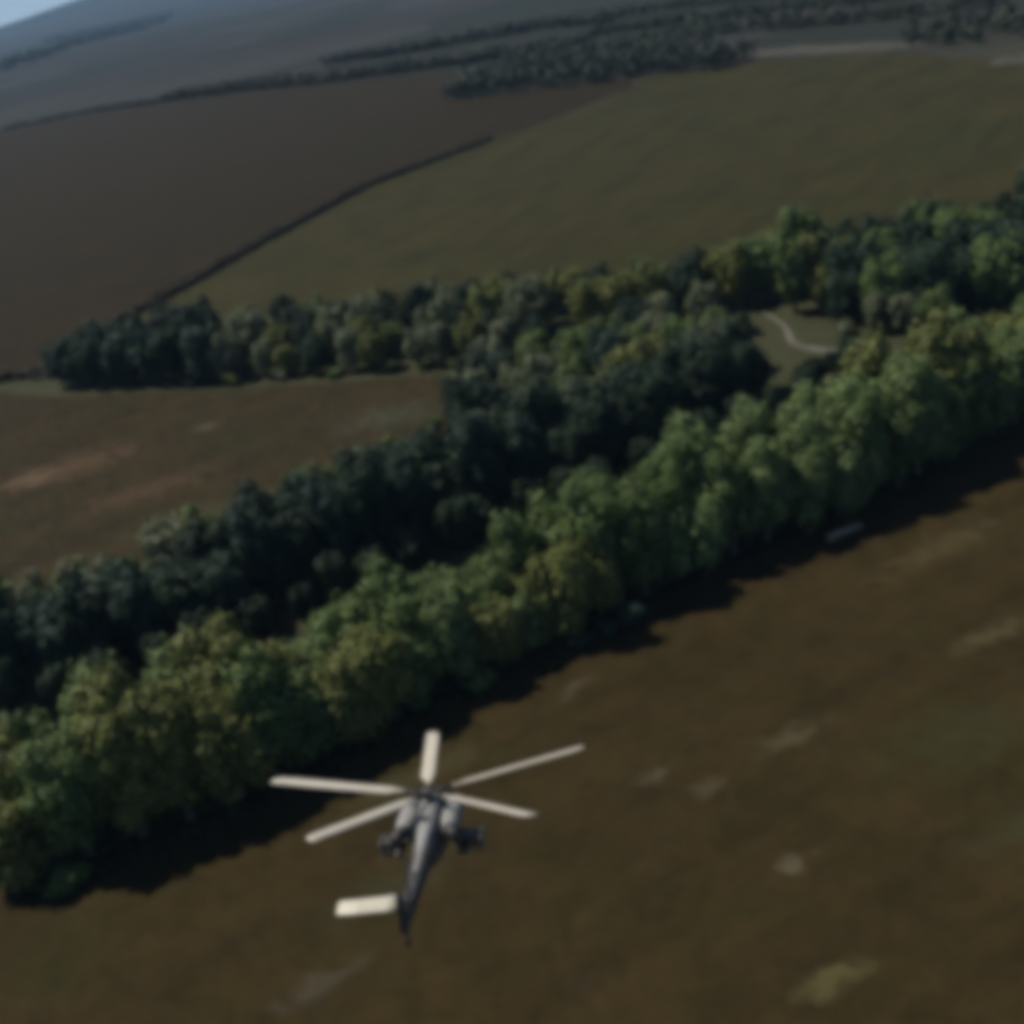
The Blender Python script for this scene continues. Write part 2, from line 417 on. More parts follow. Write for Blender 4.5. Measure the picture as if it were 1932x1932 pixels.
# kind: (height, crown radius, base fraction, lobes, leaves, leaf size, spread, lobe size)
KINDS = {
    'round': [(9.0, 3.3, .06, 22, 6500, .21, .68, .34), (9.6, 3.5, .05, 26, 7000, .21, .70, .32), (8.4, 3.3, .05, 20, 6200, .21, .66, .36)],
    'tall':  [(11.5, 2.9, .05, 26, 7000, .21, .64, .36), (12.0, 3.1, .05, 30, 7400, .21, .66, .34)],
    'loose': [(9.4, 3.5, .07, 26, 5600, .20, .80, .28), (8.6, 3.3, .06, 24, 5200, .20, .82, .28)],
    'broad': [(9.0, 4.4, .05, 32, 8200, .23, .72, .30), (9.8, 4.6, .05, 34, 8800, .23, .72, .30)],
}
PROTO = {}
for kname, lst in KINDS.items():
    PROTO[kname] = []
    for i, (h, r, base, nl, nlf, ls, sp, lb) in enumerate(lst):
        rng = np.random.default_rng(100 + 7 * i + len(kname))
        V, F = leaf_cloud(rng, crown_lobes(rng, h, r, base, nl, sp, lb), nlf, ls)
        cm = mesh_np("crown_" + kname, V, F); cm.materials.append(M_LEAF)
        tm = trunk_mesh(rng, h, r, base, "trunk_" + kname); tm.materials.append(M_BARK)
        PROTO[kname].append((h, r, cm, tm))
BUSH = []
for i in range(4):
    rng = np.random.default_rng(300 + i)
    lob = [(rng.uniform(-.7, .7), rng.uniform(-.7, .7), rng.uniform(.45, 1.2), *(np.array([.75, .75, .6]) * rng.uniform(.7, 1.15))) for _ in range(7)]
    V, F = leaf_cloud(rng, lob, 900, .17); cm = mesh_np("bush_foliage", V, F); cm.materials.append(M_LEAF)
    bm = bmesh.new()
    for k in range(5):
        a = 1.256 * k; tube(bm, [(0.1 * math.cos(a), .1 * math.sin(a), -.05), (.3 * math.cos(a), .3 * math.sin(a), .5), (.6 * math.cos(a), .6 * math.sin(a), 1.1)], [.05, .035, .012], 5)
    sm = bm_mesh("bush_stem", bm, True); sm.materials.append(M_BARK)
    BUSH.append((1.6, 1.3, cm, sm))

COLS = {  # word -> leaf reflectance; dark green is lowered to carry shade between the belts
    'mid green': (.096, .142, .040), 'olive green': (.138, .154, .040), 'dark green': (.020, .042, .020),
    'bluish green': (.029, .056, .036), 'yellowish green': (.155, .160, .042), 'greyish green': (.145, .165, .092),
    'light green': (.140, .195, .066),
}
ONES = "zeroth first second third fourth fifth sixth seventh eighth ninth tenth eleventh twelfth thirteenth fourteenth fifteenth sixteenth seventeenth eighteenth nineteenth".split()
def ordinal(n):
    if n < 20: return ONES[n]
    t, u = divmod(n, 10); tens = {2: 'twent', 3: 'thirt', 4: 'fort', 5: 'fift'}[t]
    return tens + 'ieth' if u == 0 else tens + 'y-' + ONES[u]

def plant(name, proto, x, y, s, sz, col, rz, tilt=(0, 0)):
    h, r, cm, tm = proto
    e = empty(name, (x, y, float(terrain(x, y)) - .02)); e.rotation_euler = (tilt[0], tilt[1], rz); e.scale = (s, s, sz)
    c = link("crown" if name != "bush" else "foliage", cm, None, e)
    k = random.uniform(.85, 1.15); c.color = (col[0] * k, col[1] * k, col[2] * k, 1)
    link("trunk" if name != "bush" else "stem", tm, None, e)
    return e

def along(pts, spacing, off, jit, rnd):
    """points every `spacing` metres along a polyline, pushed `off` metres to its left (away from the camera side)"""
    P = [Vector(p) for p in pts]; out = []; carry = rnd.uniform(0, spacing)
    for a, b in zip(P[:-1], P[1:]):
        d = b - a; L = d.length; d = d / L; n = Vector((-d.y, d.x)); t = carry
        while t < L:
            q = a + d * (t + rnd.uniform(-jit, jit)) + n * (off + rnd.uniform(-jit, jit) * .8); out.append((q.x, q.y)); t += spacing * rnd.uniform(.85, 1.15)
        carry = t - L
    return out

def in_view(x, y, z, r):
    X, Y, w = project((x, y, z)); k = 2332 * r / max(w, 1)
    return -k * .7 < X < 1932 + k * .7 and -k * .7 < Y < 1932 + k * .7

def rows(belt, group, ranks, rnd, seed_shape=None):
    """ranks: list of (rowname, polyline, spacing, offset, jitter, kinds, cols, scale(x) function)"""
    for rowname, pts, spc, off, jit, kinds, cols, sc in ranks:
        T = []
        for x, y in along(pts, spc, off, jit, rnd):
            kd = rnd.choice(kinds); pi = rnd.randrange(len(PROTO[kd])); s = sc(x) * rnd.uniform(.86, 1.14)
            h, r = PROTO[kd][pi][:2]
            if not in_view(x, y, h * s * .6, h * s * .5): continue
            T.append((x, y, kd, pi, s, rnd.choice(cols) if not callable(cols) else cols(x, rnd)))
        T.sort(key=lambda t: project((t[0], t[1], 5))[0])
        for i, (x, y, kd, pi, s, cname) in enumerate(T):
            nm = {'tall': 'tall_tree', 'broad': 'spreading_tree'}.get(kd, 'broadleaf_tree')
            shape = {'round': 'rounded', 'tall': 'tall', 'loose': 'loose', 'broad': 'spreading'}[kd]
            e = plant(nm, PROTO[kd][pi], x, y, s, s * rnd.uniform(.92, 1.1), COLS[cname], rnd.uniform(0, 6.28), (rnd.uniform(-.05, .05), rnd.uniform(-.05, .05)))
            tag(e, f"{cname} {shape} tree, {ordinal(i + 1)} from left in {rowname} row of {belt}", 'tree', group)

rnd = random.Random(5)
NEAR = [(-80, 67.5), (-46, 81.3), (-31, 84.6), (-10, 95.5), (15, 107.4), (34, 113.6), (57, 125.6), (90, 142)]
def near_cols(x, r):
    if -37 < x < -27: return r.choice(['yellowish green', 'olive green', 'light green', 'olive green'])
    if x < -10: return r.choice(['mid green', 'light green', 'olive green', 'mid green', 'mid green'])
    return r.choice(['mid green', 'light green', 'light green', 'olive green', 'mid green'])
def near_sc(x): return (1.0 if -40 < x < -8 else .92) if x < 5 else (.96 if x < 40 or x > 54 else 1.10)
rows('near tree belt', 'trees of the near belt', [
    ('front', NEAR, 4.0, .2, .5, ['round', 'tall', 'round'], near_cols, lambda x: .98 * near_sc(x)),
    ('middle', NEAR, 4.2, 3.0, .7, ['round', 'tall', 'loose', 'tall'], near_cols, lambda x: 1.06 * near_sc(x)),
    ('back', NEAR, 4.2, 6.3, .7, ['round', 'tall', 'round'], near_cols, lambda x: 1.08 * near_sc(x)),
], rnd)

SECOND = [(-72, 108), (-46, 110), (-30, 115), (-16, 122), (-4, 129), (14, 134), (30, 140), (38, 146)]
def second_shade_cols(x, r): return r.choice(['dark green', 'dark green', 'bluish green'])  # shade of the belt's front put into darker leaf colours
def second_back(x, r): return r.choice(['mid green', 'greyish green', 'olive green', 'greyish green', 'mid green'])
rows('second tree belt', 'trees of the second belt', [
    ('front', SECOND, 4.8, -2.6, .8, ['round', 'round'], ['dark green'], lambda x: .60),  # low row added in dark leaf colour to imitate the shaded gap
    ('second', SECOND, 4.8, 2.6, .8, ['round', 'tall'], second_shade_cols, lambda x: .95),
    ('third', SECOND, 5.0, 7.5, .9, ['round', 'tall', 'broad'], second_shade_cols, lambda x: .95),
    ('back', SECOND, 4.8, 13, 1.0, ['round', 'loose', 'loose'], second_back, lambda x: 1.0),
], rnd)

WOOD = [(-6, 158), (6, 157), (20, 158), (32, 160), (38, 163)]
def wood_cols(x, r): return r.choice(['dark green', 'bluish green', 'mid green', 'greyish green'])
rows('middle wood', 'trees of the middle wood', [
    ('front', WOOD, 5.4, 0, 1.0, ['round', 'broad', 'loose'], wood_cols, lambda x: .85),
    ('second', WOOD, 5.4, 6, 1.2, ['round', 'loose', 'broad'], wood_cols, lambda x: .8),
    ('third', WOOD, 5.6, 12.5, 1.2, ['round', 'loose'], wood_cols, lambda x: .75),
    ('back', [(2, 176), (20, 176), (39, 182)], 6.0, 2, 1.2, ['round', 'broad'], wood_cols, lambda x: .75),
], rnd)

THIRD = [(-78, 226), (-66, 219), (-46, 208), (-27, 199), (-5, 190), (10, 186)]
def third_cols(x, r):
    if x < -46: return r.choice(['dark green', 'dark green', 'bluish green'])
    return r.choice(['greyish green', 'mid green', 'dark green', 'olive green', 'greyish green'])
rows('far wood edge', 'trees of the far wood', [
    ('front', THIRD, 5.6, 1, 1.2, ['round', 'loose'], third_cols, lambda x: 1.05 if x < -46 else .76),
    ('second', THIRD[:-1] + [(10, 187)], 6.0, 7, 1.2, ['round', 'loose', 'loose'], third_cols, lambda x: 1.05 if x < -46 else .76),
    ('third', THIRD[1:], 6.2, 13.5, 1.4, ['round', 'loose', 'broad'], third_cols, lambda x: 1.1 if x < -46 else .8),
    ('fourth', THIRD[2:], 6.4, 20, 1.4, ['loose', 'round'], third_cols, lambda x: 1.05 if x < -46 else .8),
    ('back', [(-44, 226), (-27, 224), (-4, 214), (14, 205), (32, 198)], 6.2, 3, 1.4, ['loose', 'round'], third_cols, lambda x: .78),
], rnd)

RIGHT = [(14, 194), (30, 190), (44, 189), (56, 184), (74, 178), (96, 176)]
def right_cols(x, r): return r.choice(['dark green', 'bluish green', 'dark green', 'mid green']) if x > 60 else r.choice(['olive green', 'mid green', 'dark green', 'olive green'])
rows('right-hand wood', 'trees of the right-hand wood', [
    ('front', [(53, 171), (62, 165), (74, 165), (96, 166)], 5.2, 0, 1.0, ['broad', 'round'], right_cols, lambda x: 1.0),
    ('second', [(48.5, 180), (55, 175.5), (74, 172), (98, 171)], 4.8, 0, 1.0, ['round', 'tall', 'broad'], right_cols, lambda x: 1.0),
    ('third', RIGHT, 5.8, 1, 1.0, ['round', 'loose', 'tall'], right_cols, lambda x: 1.2 if x > 40 else .95),
    ('back', RIGHT, 5.8, 7, 1.2, ['round', 'loose'], right_cols, lambda x: 1.15 if x > 40 else .88),
], rnd)

rows('path clearing', 'young trees by the pale path', [
    ('rear', [(54, 166), (63, 158.5)], 3.6, 0, .4, ['round'], second_back, lambda x: .72),
    ('front', [(38.5, 147), (48, 152.5)], 3.0, 0, .4, ['round', 'loose'], second_shade_cols, lambda x: .42),
], random.Random(77))

# bushes along the belts' edges
BUSHES = [(-40, 79.5), (-34, 81), (-26, 86), (-21, 89), (-6, 95.5), (4, 98.8), (6.5, 100), (9, 101.3), (20, 106.5), (28, 110), (45, 117.5),
          (-62, 136), (-52, 134), (-38, 137), (-30, 138.5), (-26, 139), (-18, 147), (-12, 152), (-8, 165), (-3, 172),
          (-50, 206), (-42, 202.5), (-33, 199), (-24, 195), (-14, 190), (-4, 185.5), (52, 166), (56, 163), (40, 174), (38, 178)]
BUSHES = [(x, y + (2.2 + .9 * math.sin(3 * x) if y > 184 and x < 10 else 0)) for x, y in BUSHES]
B = sorted(BUSHES, key=lambda p: project((p[0], p[1], 1))[0])
cnt = {}
for x, y in B:
    if (x, y) in ((45, 117.5), (28, 110), (20, 106.5), (-21, 89), (-34, 81), (-26, 86)): continue
    where = 'foot of near tree belt' if y < 120 else 'rear edge of second tree belt' if y < 160 else 'meadow edge of far wood' if x < 10 else 'clearing by pale path'
    cnt[where] = cnt.get(where, 0) + 1
    cname = rnd.choice(['greyish green', 'olive green', 'mid green'] if y > 120 else ['greyish green', 'bluish green', 'mid green'])
    s = rnd.uniform(.8, 1.3)
    tag(plant("bush", rnd.choice(BUSH), x, y, s, s * rnd.uniform(.8, 1.05), COLS[cname], rnd.uniform(0, 6)),
        f"low {cname} bush, {ordinal(cnt[where])} from left along {where}", 'bush', 'bushes along the tree belts')

# ------------------------------------------------------------------ far woods and hedges: masses nobody could count
def mass(name, label, cat, spots, h, col, quads, leaf, seed):
    rng = np.random.default_rng(seed); Vs, Fs, k = [], [], 0
    for x, y in spots:
        hh = h * rng.uniform(.8, 1.15); r = hh * rng.uniform(.34, .5); z0 = float(terrain(x, y))
        lob = [(0, 0, hh * .5, r, r, hh * .5)] + [(rng.uniform(-.6, .6) * r, rng.uniform(-.6, .6) * r, hh * rng.uniform(.35, .75), r * .6, r * .6, r * .55) for _ in range(4)]
        V, F = leaf_cloud(rng, lob, quads, leaf * hh / h)
        Vs.append(V + np.array([x, y, z0])); Fs.append(F + k); k += len(V)
    o = link(name, mesh_np(name, np.concatenate(Vs), np.concatenate(Fs)), M_LEAF); o.color = (*col, 1)
    return tag(o, label, cat, kind='stuff')

def fill_poly(pts, spacing, seed):
    rng = np.random.default_rng(seed); P = np.array(pts, float); lo, hi = P.min(0), P.max(0); out = []
    def inside(x, y):
        c = False
        for i in range(len(P)):
            (x1, y1), (x2, y2) = P[i], P[i - 1]
            if (y1 > y) != (y2 > y) and x < (x2 - x1) * (y - y1) / (y2 - y1) + x1: c = not c
        return c
    for x in np.arange(lo[0], hi[0], spacing):
        for y in np.arange(lo[1], hi[1], spacing):
            q = (x + rng.uniform(-.4, .4) * spacing, y + rng.uniform(-.4, .4) * spacing)
            if inside(*q): out.append(q)
    return out
def strip(pts, spc, ranks, seed, gap=.0, depth=5.0):
    r = random.Random(seed); out = []
    for k in range(ranks): out += [p for p in along(pts, spc, k * depth, 1.5, r) if r.random() > gap]
    return out

mass("far_wood", "long dark wood beyond the grass field in hazy distance", 'wood',
     fill_poly([(6, 541), (41, 513), (79, 486), (111, 459), (121, 470), (112, 512), (95, 560), (70, 600), (45, 600), (22, 575)], 6.5, 1), 8.0, (.030, .044, .028), 90, .75, 1)
mass("far_hedge", "thin dark tree line crossing behind the stubble field", 'hedge',
     strip([(-170, 866), (-111, 815), (-57, 752), (-11, 714), (30, 679), (75, 640)], 2.6, 5, 2, .02), 5.0, (.040, .046, .034), 40, .9, 3)
mass("low_hedge", "faint low hedge along the far left edge of the stubble field", 'hedge',
     strip([(-420, 905), (-290, 905), (-236, 912), (-172, 864)], 3.0, 3, 21, .05), 2.6, (.045, .048, .036), 24, .8, 31)
mass("field_hedge", "narrow dark hedge line along the lower edges of the stubble field", 'hedge',
     strip([(-76, 262), (-68, 279), (-48, 321), (-21, 374), (19, 411)], .7, 3, 3, .0, .9) + strip([(-170, 272), (-97, 241), (-80, 234)], .8, 3, 31, .0, .9), 1.5, (.034, .031, .016), 22, .32, 3)
sc_spots = fill_poly([(158, 425), (166, 400), (180, 388), (215, 400), (205, 440), (175, 455)], 8.5, 4) + \
    strip([(100, 600), (140, 560), (178, 505), (215, 470)], 5, 2, 5, .12) + strip([(90, 690), (150, 640), (200, 570), (250, 520)], 4.5, 3, 6, .05) + \
    strip([(95, 790), (150, 745), (230, 640), (300, 560)], 5, 3, 7, .1) + fill_poly([(110, 620), (150, 560), (175, 530), (180, 560), (140, 640)], 11, 8)
mass("scattered_trees", "scattered trees and scrub strips in the hazy upper right distance", 'trees', sc_spots, 5.0, (.048, .058, .032), 60, .75, 4)
mass("hazy_tree_line", "faint tree line beyond the dark wood in the haze", 'trees',
     strip([(-60, 880), (0, 830), (39, 815), (80, 800), (110, 745)], 4.5, 3, 9, .05), 6.0, (.046, .056, .042), 36, 1.1, 5)
mass("horizon_woods", "blue hazy bands of forest below the far ridge", 'woods',
     fill_poly([(-760, 2150), (-640, 2180), (-690, 2900), (-640, 3600), (-760, 4500), (-1250, 4700), (-820, 3200)], 34, 11) +
     fill_poly([(-2700, 8000), (-1500, 7600), (-600, 7900), (-700, 8300), (-2500, 8600)], 75, 12), 13.0, (.040, .055, .040), 20, 3.4, 6)

# ------------------------------------------------------------------ rough grass (uncountable)
def grass(name, label, n, region, mat, h, w, seed, poly=None):
    rng = np.random.default_rng(seed); V = []; 
    x = rng.uniform(region[0], region[1], n); y = rng.uniform(region[2], region[3], n)
    if poly is not None:
        k = poly(x, y); x, y = x[k], y[k]
    n = len(x); B = 3
    out = np.zeros((n, B, 3, 3), np.float32)
    for b in range(B):
        a = rng.uniform(0, 6.28, n); hh = h * rng.uniform(.4, 1.5, n); ww = w * rng.uniform(.6, 1.4, n); ln = rng.uniform(-1.6, 1.6, (n, 2)) * hh[:, None]
        ox, oy = x + rng.uniform(-.15, .15, n), y + rng.uniform(-.15, .15, n)
        out[:, b, 0] = np.stack([ox - np.cos(a) * ww, oy - np.sin(a) * ww, np.full(n, .02)], -1)
        out[:, b, 1] = np.stack([ox + np.cos(a) * ww, oy + np.sin(a) * ww, np.full(n, .02)], -1)
        out[:, b, 2] = np.stack([ox + ln[:, 0], oy + ln[:, 1], hh], -1)
    V = out.reshape(-1, 3)
    return tag(link(name, mesh_np(name, V, np.arange(len(V)).reshape(-1, 3)), mat), label, 'grass', kind='stuff')
def front_y(x): return np.interp(x, [-75, -46, -31, -10, 15, 36, 58, 85], [68, 79, 83, 93, 105, 114, 125.5, 140])
grass("field_grass", "rough dry grass of the field below the helicopter", 70000, (-55, 75, 44, 140), M_FG, .06, .10, 1, lambda x, y: y < front_y(x) + 2)
grass("meadow_grass", "dry grass of the meadow between the tree belts", 40000, (-100, 5, 135, 235), M_MEADOW, .08, .14, 2, lambda x, y: (y > 136 + np.maximum(0, x + 30) * .9) & (y < np.interp(x, [-100, -76, -27, 0], [236, 221, 196, 186])))

M_VERGE = field_mat("verge_grass", (.030, .034, .014), (.046, .044, .020), (.038, .046, .018), .3)
grass("verge_grass", "tall rough grass fringe along the foot of the near tree belt", 26000, (-60, 75, 60, 140), M_VERGE, .5, .07, 3, lambda x, y: np.abs(y - front_y(x) + .6 + .7 * np.sin(x * .9)) < 1.1)

# ------------------------------------------------------------------ fallen trunk at the foot of the near belt
def fallen():
    m, nt, b, out = new_mat("bleached_wood")
    co = nt.nodes.new('ShaderNodeTexCoord').outputs['Object']
    nt.links.new(ramp(nt, noise(nt, stretch(nt, co, 0, 2, .2), 2, 5, .6), [(.3, (.15, .12, .085)), (.7, (.27, .22, .16))]), b.inputs['Base Color']); b.inputs['Roughness'].default_value = .85
    e = empty("fallen_trunk", (32.4, 109.0, .03), .42)
    bm = bmesh.new(); tube(bm, [(-2.2, 0, .40), (-1.0, .12, .42), (.4, 0, .36), (2.0, -.2, .28)], [.46, .42, .36, .24], 10); link("log", bm_mesh("log", bm, True), m, e)
    for k, (x, dy, dz) in enumerate([(-.8, .7, .5), (.6, -.6, .55), (1.5, .5, .4)]):
        bm = bmesh.new(); tube(bm, [(x, 0, .26), (x + .3, dy * .6, .3 + dz * .5), (x + .7, dy, .28 + dz)], [.09, .06, .025], 6); link("branch_stub", bm_mesh("branch_stub", bm, True), m, e)
    tag(e, "pale bleached trunk lying at the foot of the near tree belt", 'fallen trunk')
fallen()

# ------------------------------------------------------------------ helicopter
def helicopter():
    ZB = 3.85                                              # hub height above the wheels
    psi, th, ph = rad(4.85), rad(18.1), rad(4.5)
    hub = Vector((-7.03, 50.85, 23.06))
    f1 = Vector((math.sin(psi), math.cos(psi), 0)); rt = Vector((math.cos(psi), -math.sin(psi), 0)); up = Vector((0, 0, 1))
    f2 = f1 * math.cos(th) - up * math.sin(th); u2 = up * math.cos(th) + f1 * math.sin(th)
    r3 = rt * math.cos(ph) - u2 * math.sin(ph); u3 = u2 * math.cos(ph) + rt * math.sin(ph)
    e = empty("helicopter"); mw = Matrix((r3, f2, u3)).transposed().to_4x4(); mw.translation = hub - u3 * ZB
    e.matrix_world = mw
    tag(e, "grey military helicopter with five pale rotor blades flying low over brown field", 'helicopter')
    Z = lambda z: z + ZB
    def part(name, bm, mat, parent=e, smooth=True):
        me = bm_mesh(name, bm, smooth); o = link(name, me, mat, parent)
        return o
    def bev(o, w=.03):
        b = o.modifiers.new("bevel", 'BEVEL'); b.width = w; b.segments = 2; b.limit_method = 'ANGLE'; return o
    # fuselage and boom
    prof = [(6.35, -2.80, .10, .12), (6.15, -2.78, .30, .32), (5.6, -2.70, .45, .50), (4.9, -2.55, .52, .66), (3.6, -2.35, .56, .82), (2.4, -2.2, .62, .95), (1.0, -2.05, .74, 1.05), (-.6, -2.0, .80, 1.06), (-2.0, -1.95, .72, .95), (-3.4, -1.85, .56, .72), (-4.4, -1.8, .44, .56)]
    bm = bmesh.new(); loft(bm, [ring_y(y, 0, Z(z), w, h, 24, 3.0) for y, z, w, h in prof]); part("fuselage", bm, M_HULL)
    boom = [(-4.3, -1.8, .45, .57), (-6.0, -1.82, .40, .50), (-8.0, -1.88, .34, .44), (-9.6, -1.95, .27, .38), (-10.5, -1.98, .18, .32)]
    bm = bmesh.new(); loft(bm, [ring_y(y, 0, Z(z), w, h, 20, 2.6) for y, z, w, h in boom]); bo = part("tail_boom", bm, M_HULL)
    bm = bmesh.new(); loft(bm, [ring_y(y, 0, Z(z), w, h, 12, 2.2) for y, z, w, h in [(-3.3, -1.18, .16, .10), (-5, -1.33, .13, .09), (-8, -1.53, .10, .07), (-9.8, -1.66, .08, .06)]]); part("shaft_cover", bm, M_COWL, bo)
    # fin: swept slab with rounded section
    def slab(bm, stations):                                # (centre y, z, chord, half thickness, x)
        rings = []
        for yc, z, ch, t, x in stations:
            rings.append([(x + t * s, yc + ch * q, Z(z)) for q, s in ((.5, 0), (.3, .8), (0, 1), (-.3, .6), (-.5, .06), (-.5, -.06), (-.3, -.6), (0, -1), (.3, -.8))])
        loft(bm, rings)
    bm = bmesh.new(); slab(bm, [(-10.0, -2.55, .7, .06, 0), (-10.1, -1.9, 1.5, .15, 0), (-10.6, -1.2, 1.2, .13, 0), (-11.05, -.35, .9, .09, 0)]); fin = part("tail_fin", bm, M_HULL)
    # stabiliser on the left
    bm = bmesh.new(); rings = []
    for x, yc, ch, t in ((-.05, -10.8, 1.05, .09), (-.5, -10.95, 1.0, .08), (-1.6, -11.0, .95, .07), (-2.55, -11.02, .88, .05)):
        rings.append([(x, yc + ch * q, Z(-.72) + t * s + ch * q * .22) for q, s in ((.5, 0), (.3, .8), (0, 1), (-.3, .6), (-.5, .1), (-.5, -.1), (-.3, -.6), (0, -1), (.3, -.8))])
    loft(bm, rings); part("stabiliser", bm, M_STAB)
    # tail rotor on the right, two crossed pairs of blades
    c = Vector((.42, -11.0, Z(-.75)))
    bm = bmesh.new(); tube(bm, [(0.05, -11.0, Z(-.75)), (.55, -11.0, Z(-.75))], [.16, .12], 10); tr = part("tail_rotor", bm, M_DARK)
    for k, a in enumerate((rad(20), rad(110), rad(200), rad(290))):
        s = Vector((0, math.sin(a), math.cos(a))); l = Vector((0, math.cos(a), -math.sin(a))) * .97 + Vector((.24, 0, 0)); nn = s.cross(l)
        bm = bmesh.new(); off = .42 if k % 2 == 0 else .5
        loft(bm, [[Vector((off, -11.0, Z(-.75))) + s * r + l * (.13 * q) + nn * (.02 * w) for q, w in ((1, 0), (.3, 1), (-1, .2), (-1, -.2), (.3, -1))] for r in (.15, .6, 1.9)]); part("tail_rotor_blade", bm, M_DARK, tr)
    # engine nacelles, intakes, exhausts and the gearbox cowl between them
    for sx in (-1, 1):
        bm = bmesh.new()
        loft(bm, [ring_y(y, sx * x, Z(z), w, h, 20, 2.5) for y, x, z, w, h in [(1.75, 1.12, -1.22, .34, .34), (1.4, 1.12, -1.2, .42, .42), (.2, 1.1, -1.15, .46, .46), (-1.2, 1.1, -1.15, .45, .44), (-2.0, 1.14, -1.2, .38, .38)]]); nac = part("engine_nacelle", bm, M_COWL)
        bm = bmesh.new(); bmesh.ops.create_uvsphere(bm, u_segments=16, v_segments=10, radius=.30, matrix=Matrix.Translation((sx * 1.12, 1.8, Z(-1.22)))); part("intake_dome", bm, M_HULL, nac)
        bm = bmesh.new(); tube(bm, [(sx * 1.14, -1.9, Z(-1.2)), (sx * 1.3, -2.35, Z(-1.22)), (sx * 1.55, -2.75, Z(-1.35))], [.33, .32, .27], 16); part("exhaust", bm, M_DARK, nac)
    bm = bmesh.new(); loft(bm, [ring_y(y, 0, Z(z), w, h, 20, 2.8) for y, z, w, h in [(2.0, -1.25, .25, .12), (1.5, -1.05, .42, .32), (.4, -.88, .52, .46), (-.8, -.88, .52, .45), (-2.0, -1.0, .44, .40), (-3.2, -1.2, .30, .28), (-4.3, -1.35, .16, .12)]]); gc = part("gearbox_cowl", bm, M_COWL)
    bm = bmesh.new(); box(bm, (0, -1.9, Z(-.62)), (.34, .7, .12)); bev(part("cooling_vent", bm, M_DARK, gc, False))
    bm = bmesh.new(); tube(bm, [(0, 0, Z(-.7)), (0, 0.0, Z(-.1))], [.24, .17], 14); part("rotor_mast", bm, M_DARK)
    # two stepped cockpits with flat panes
    for (y0, y1, zb, zt, wb, wt, nm) in ((3.7, 5.4, -2.25, -1.55, .50, .34, "front_canopy"), (1.5, 3.5, -1.75, -.85, .56, .38, "rear_canopy")):
        A = [(-wb, y0), (wb, y0), (wb, y1), (-wb, y1)]; ys = (y0 + .25, y1 - .7)
        Bt = [(-wt, ys[0]), (wt, ys[0]), (wt, ys[1]), (-wt, ys[1])]
        bm = bmesh.new(); va = [bm.verts.new((x, y, Z(zb - .3 * (y > y0 + .5)))) for x, y in A]; vb = [bm.verts.new((x, y, Z(zt))) for x, y in Bt]
        for i in range(4): bm.faces.new((va[i], va[(i + 1) % 4], vb[(i + 1) % 4], vb[i]))
        bm.faces.new(vb); bm.faces.new(va[::-1]); cp = bev(part(nm, bm, M_HULL, e, False), .05)
        quads = [[A[(i) % 4] + (zb - .3 * (A[i][1] > y0 + .5),), A[(i + 1) % 4] + (zb - .3 * (A[(i + 1) % 4][1] > y0 + .5),), Bt[(i + 1) % 4] + (zt,), Bt[i] + (zt,)] for i in (1, 2, 3)]
        for q in quads:
            P = [Vector((x, y, Z(z))) for x, y, z in q]; cc = sum(P, Vector()) / 4; nn = (P[1] - P[0]).cross(P[3] - P[0]).normalized()
            if nn.dot(cc - Vector((0, (y0 + y1) / 2, Z((zb + zt) / 2)))) < 0: nn = -nn
            Q = [cc + (p - cc) * .80 for p in P]; bm = bmesh.new()
            loft(bm, [[p + nn * .012 for p in Q], [p + nn * .03 for p in Q]]); part("pane", bm, M_GLASS, cp, False)
    # stub wings, pylons, pods and tubes
    for sx in (-1, 1):
        bm = bmesh.new(); rings = []
        for x, yc, ch, t, z in ((.6, -.35, 1.7, .12, -2.0), (1.6, -.45, 1.35, .09, -2.08), (2.5, -.55, 1.0, .06, -2.15)):
            rings.append([(sx * x, yc + ch * q, Z(z) + t * s) for q, s in ((.5, 0), (.3, .8), (0, 1), (-.3, .6), (-.5, .1), (-.5, -.1), (-.3, -.6), (0, -1), (.3, -.8))])
        loft(bm, rings); wg = part("stub_wing", bm, M_HULL)
        bm = bmesh.new(); tube(bm, [(sx * 2.52, .35, Z(-2.15)), (sx * 2.52, .15, Z(-2.15)), (sx * 2.52, -1.0, Z(-2.15)), (sx * 2.52, -1.35, Z(-2.15))], [.05, .14, .14, .06], 12); part("tip_pod", bm, M_HULL, wg)
        bm = bmesh.new(); box(bm, (sx * 1.65, -.4, Z(-2.3)), (.10, .8, .36)); part("pylon", bm, M_HULL, wg, False)
        bm = bmesh.new(); tube(bm, [(sx * 1.65, .75, Z(-2.66)), (sx * 1.65, .6, Z(-2.66)), (sx * 1.65, -1.1, Z(-2.66)), (sx * 1.65, -1.45, Z(-2.66))], [.14, .24, .24, .17], 16); part("rocket_pod", bm, M_HULL, wg)
        for dx in (-.16, .16):
            for dz in (0, -.26):
                bm = bmesh.new(); tube(bm, [(sx * 2.28 + dx, .75, Z(-2.45 + dz)), (sx * 2.28 + dx, -1.25, Z(-2.45 + dz))], [.095, .095], 10); part("missile_tube", bm, M_HULL, wg)
    # landing gear
    def wheel(x, y, z, r, w, top):
        bm = bmesh.new(); tube(bm, [top, ((x + top[0]) / 2, (y + top[1]) / 2, (z + top[2]) / 2 + .05), (x, y, z)], [.08, .07, .06], 8); g = part("landing_strut", bm, M_DARK)
        bm = bmesh.new(); tube(bm, [(x - w, y, z), (x - w * .8, y, z), (x + w * .8, y, z), (x + w, y, z)], [r * .75, r, r, r * .75], 18); part("tyre", bm, M_TYRE, g)
        bm = bmesh.new(); tube(bm, [(x - w - .012, y, z), (x + w + .012, y, z)], [r * .5, r * .5], 14); part("rim", bm, M_HULL, g)
    for sx in (-1, 1): wheel(sx * 1.15, 1.1, .36, .36, .13, (sx * .65, .7, Z(-2.6)))
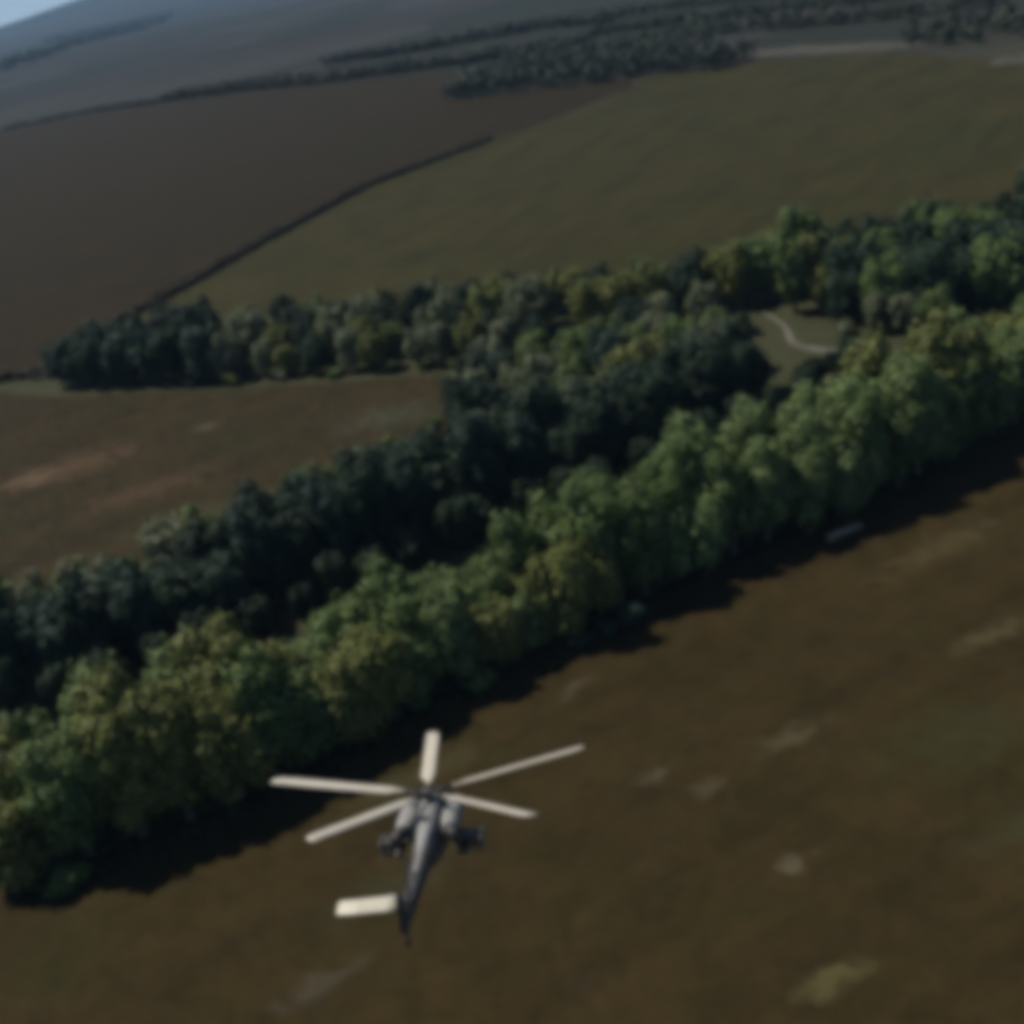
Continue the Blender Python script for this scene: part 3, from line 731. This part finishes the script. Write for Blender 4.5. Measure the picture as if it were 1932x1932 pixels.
    wheel(0, -10.0, Z(-2.9), .2, .08, (0, -9.7, Z(-2.1)))
    # nose sensor ball and gun
    bm = bmesh.new(); bmesh.ops.create_uvsphere(bm, u_segments=16, v_segments=10, radius=.27, matrix=Matrix.Translation((0, 5.9, Z(-3.12)))); part("sensor_ball", bm, M_DARK)
    bm = bmesh.new(); box(bm, (0, 4.7, Z(-3.3)), (.4, .6, .26)); gn = bev(part("gun_mount", bm, M_DARK, e, False))
    bm = bmesh.new(); tube(bm, [(0, 4.9, Z(-3.36)), (0, 6.5, Z(-3.40))], [.05, .035], 8); part("gun_barrel", bm, M_DARK, gn)
    # main rotor: hub with five arms and five blades
    phase, cone, mt = rad(-3.7), rad(4.6), rad(1.6)
    fr = Vector((0, math.cos(mt), -math.sin(mt))); ur = Vector((0, math.sin(mt), math.cos(mt))); rx = Vector((1, 0, 0)); O = Vector((0, 0, ZB))
    bm = bmesh.new(); tube(bm, [O - ur * .22, O - ur * .12, O + ur * .14, O + ur * .24], [.26, .42, .40, .18], 20)
    for k in range(5):
        a = phase + k * rad(72); s = fr * math.cos(a) + rx * math.sin(a)
        tube(bm, [O + s * .3, O + s * .8 + ur * .02, O + s * 1.25 + ur * .06], [.16, .12, .10], 10)
    mr = part("main_rotor", bm, M_DARK)
    for k in range(5):
        a = phase + k * rad(72); s0 = fr * math.cos(a) + rx * math.sin(a); l0 = rx * math.cos(a) - fr * math.sin(a)
        s = s0 * math.cos(cone) + ur * math.sin(cone); n0 = ur * math.cos(cone) - s0 * math.sin(cone)
        bm = bmesh.new(); rings = []
        for r, ch, dl, tw in ((1.15, .26, 0, 7), (1.7, .34, 0, 7), (2.1, .72, 0, 7), (5.0, .74, 0, 6), (7.9, .74, 0, 5), (8.35, .68, -.06, 5), (8.6, .46, -.2, 5)):
            t = rad(tw); l = l0 * math.cos(t) + n0 * math.sin(t); n = n0 * math.cos(t) - l0 * math.sin(t)
            rings.append([O + s * r + l * (dl + ch * q) + n * (ch * .11 * w) for q, w in ((.30, 0), (.22, .45), (.0, .55), (-.35, .28), (-.70, .04), (-.70, -.04), (-.35, -.22), (.0, -.4), (.22, -.35))])
        loft(bm, rings); part("rotor_blade", bm, M_BLADE, mr)
helicopter()

# ------------------------------------------------------------------ haze: one closed box of thin air round everything
def haze():
    bm = bmesh.new(); box(bm, (0, 6200, 174), (16800, 14400, 372))
    m = bpy.data.materials.new("haze_air"); m.use_nodes = True; nt = m.node_tree; nt.nodes.clear()
    out = nt.nodes.new('ShaderNodeOutputMaterial'); v = nt.nodes.new('ShaderNodeVolumePrincipled')
    v.inputs['Color'].default_value = (.44, .71, 1.0, 1); v.inputs['Density'].default_value = .000074; v.inputs['Anisotropy'].default_value = .0
    nt.links.new(v.outputs[0], out.inputs['Volume'])
    tag(link("haze", bm_mesh("haze", bm), m), "thin bluish haze over the countryside", 'haze', kind='stuff')
haze()
